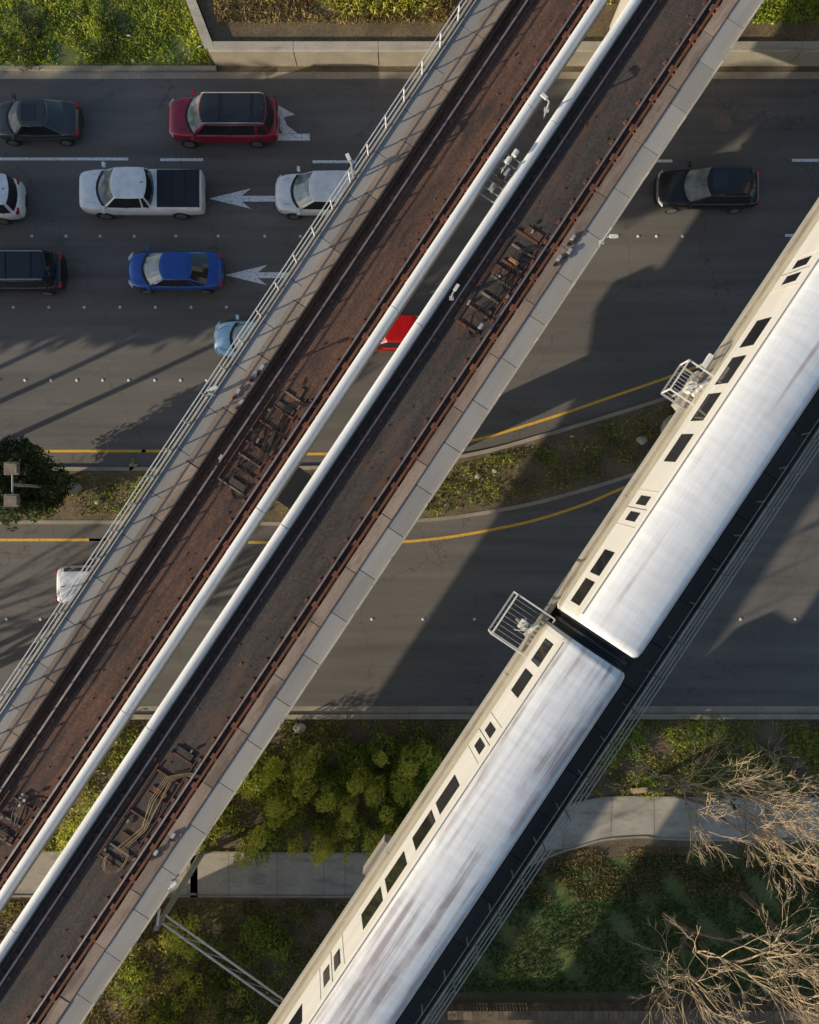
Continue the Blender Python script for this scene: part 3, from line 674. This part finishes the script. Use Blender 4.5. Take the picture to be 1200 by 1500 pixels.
    if rails:
        for f in (.3,.75): b.tube([(xt+(xrt-xt)*f,-wt*.9,zt+.1),(xt+(xrt-xt)*f,wt*.9,zt+.1)],.018,'black',6)
    if sunroof:
        zz=height+.004; b.box(xt-.95,xt-.25,-wt*.6,wt*.6,zz-.03,zz+.006,'glass')
    b.tube([(xrt+.25,0,height-.02),(xrt+.12,0,height+.08)],[.03,.008],'black',6)
    if kind=='pickup':
        z1=bt+.03
        b.box(-.482*L,rw[1]*L-.12,-W*.86,W*.86,bt-.1,z1,'black',.02)
        for f in (.33,.66): xx=-.482*L+(rw[1]*L-.12+.482*L)*f; b.box(xx-.015,xx+.015,-W*.85,W*.85,z1+.001,z1+.012,'tyre')
    b.obj('fittings',e); return e
car('black_sedan_car',57,179,128,1.86,1.46,(.09,.085,.08),ws=(.30,.15),rw=(-.20,-.36),sunroof=True,metal=.6)
car('red_suv_car',328,179,163,2.06,1.80,(.34,.008,.035),'suv',(.02,.02,.022),ws=(.30,.17),rw=(-.43,-.475),rails=True,belt=1.12)
car('white_pickup_truck',211,285,182,2.06,1.90,(.90,.91,.92),'pickup',ws=(.325,.19),rw=(-.095,-.125),belt=1.22,metal=0)
car('white_van',-50,294,176,1.95,1.9,(.90,.91,.92),'suv',ws=(.38,.27),rw=(-.478,-.49),belt=1.15,metal=0)
car('white_suv_car',476,287,146,1.94,1.68,(.90,.91,.92),'suv',ws=(.31,.13),rw=(-.40,-.46),belt=1.04,metal=0)
car('blue_sedan_car',258,398,142,1.86,1.44,(.02,.10,.42),ws=(.31,.12),rw=(-.22,-.38),metal=.3)
car('black_suv_car',24,400,147,1.92,1.68,(.012,.013,.018),'suv',ws=(.31,.15),rw=(-.40,-.46),belt=1.05,rails=True)
car('light_blue_car',385,498,143,1.80,1.46,(.48,.72,.88),ws=(.30,.12),rw=(-.24,-.38))
car('red_car',575,488,140,1.80,1.46,(.65,.012,.018),ws=(.30,.10),rw=(-.26,-.40))
car('black_hatchback_car',1033,279,152,1.88,1.60,(.012,.012,.013),'suv',ws=(.25,.06),rw=(-.38,-.45),belt=1.0,sunroof=True)
car('white_suv_car',160,856,146,1.90,1.66,(.88,.89,.90),'suv',face=0,ws=(.31,.13),rw=(-.40,-.46),belt=1.04,metal=0)

# ---------------------------------------------------------------- light, camera
AZ=math.radians(24.5); EL=math.radians(17)
d=Vector((math.cos(AZ)*math.cos(EL),math.sin(AZ)*math.cos(EL),-math.sin(EL)))
sl=bpy.data.lights.new('sun','SUN'); sl.energy=5.0; sl.angle=math.radians(.5); sl.color=(1,.88,.68)
so=bpy.data.objects.new('sun',sl); S.collection.objects.link(so); so.rotation_euler=d.to_track_quat('-Z','Y').to_euler()
w=bpy.data.worlds.new('World'); S.world=w; w.use_nodes=True; nt=w.node_tree
sk=nt.nodes.new('ShaderNodeTexSky'); sk.sky_type='NISHITA'; sk.sun_disc=False; sk.sun_elevation=EL; sk.sun_rotation=math.atan2(-d.x,-d.y)%(2*math.pi)
nt.links.new(sk.outputs[0],nt.nodes['Background'].inputs['Color']); nt.nodes['Background'].inputs['Strength'].default_value=.14
cd=bpy.data.cameras.new('camera'); co=bpy.data.objects.new('camera',cd); S.collection.objects.link(co); co.location=(0,0,H)
cd.sensor_fit='VERTICAL'; cd.angle=2*math.atan(25/H); cd.clip_end=1500; S.camera=co
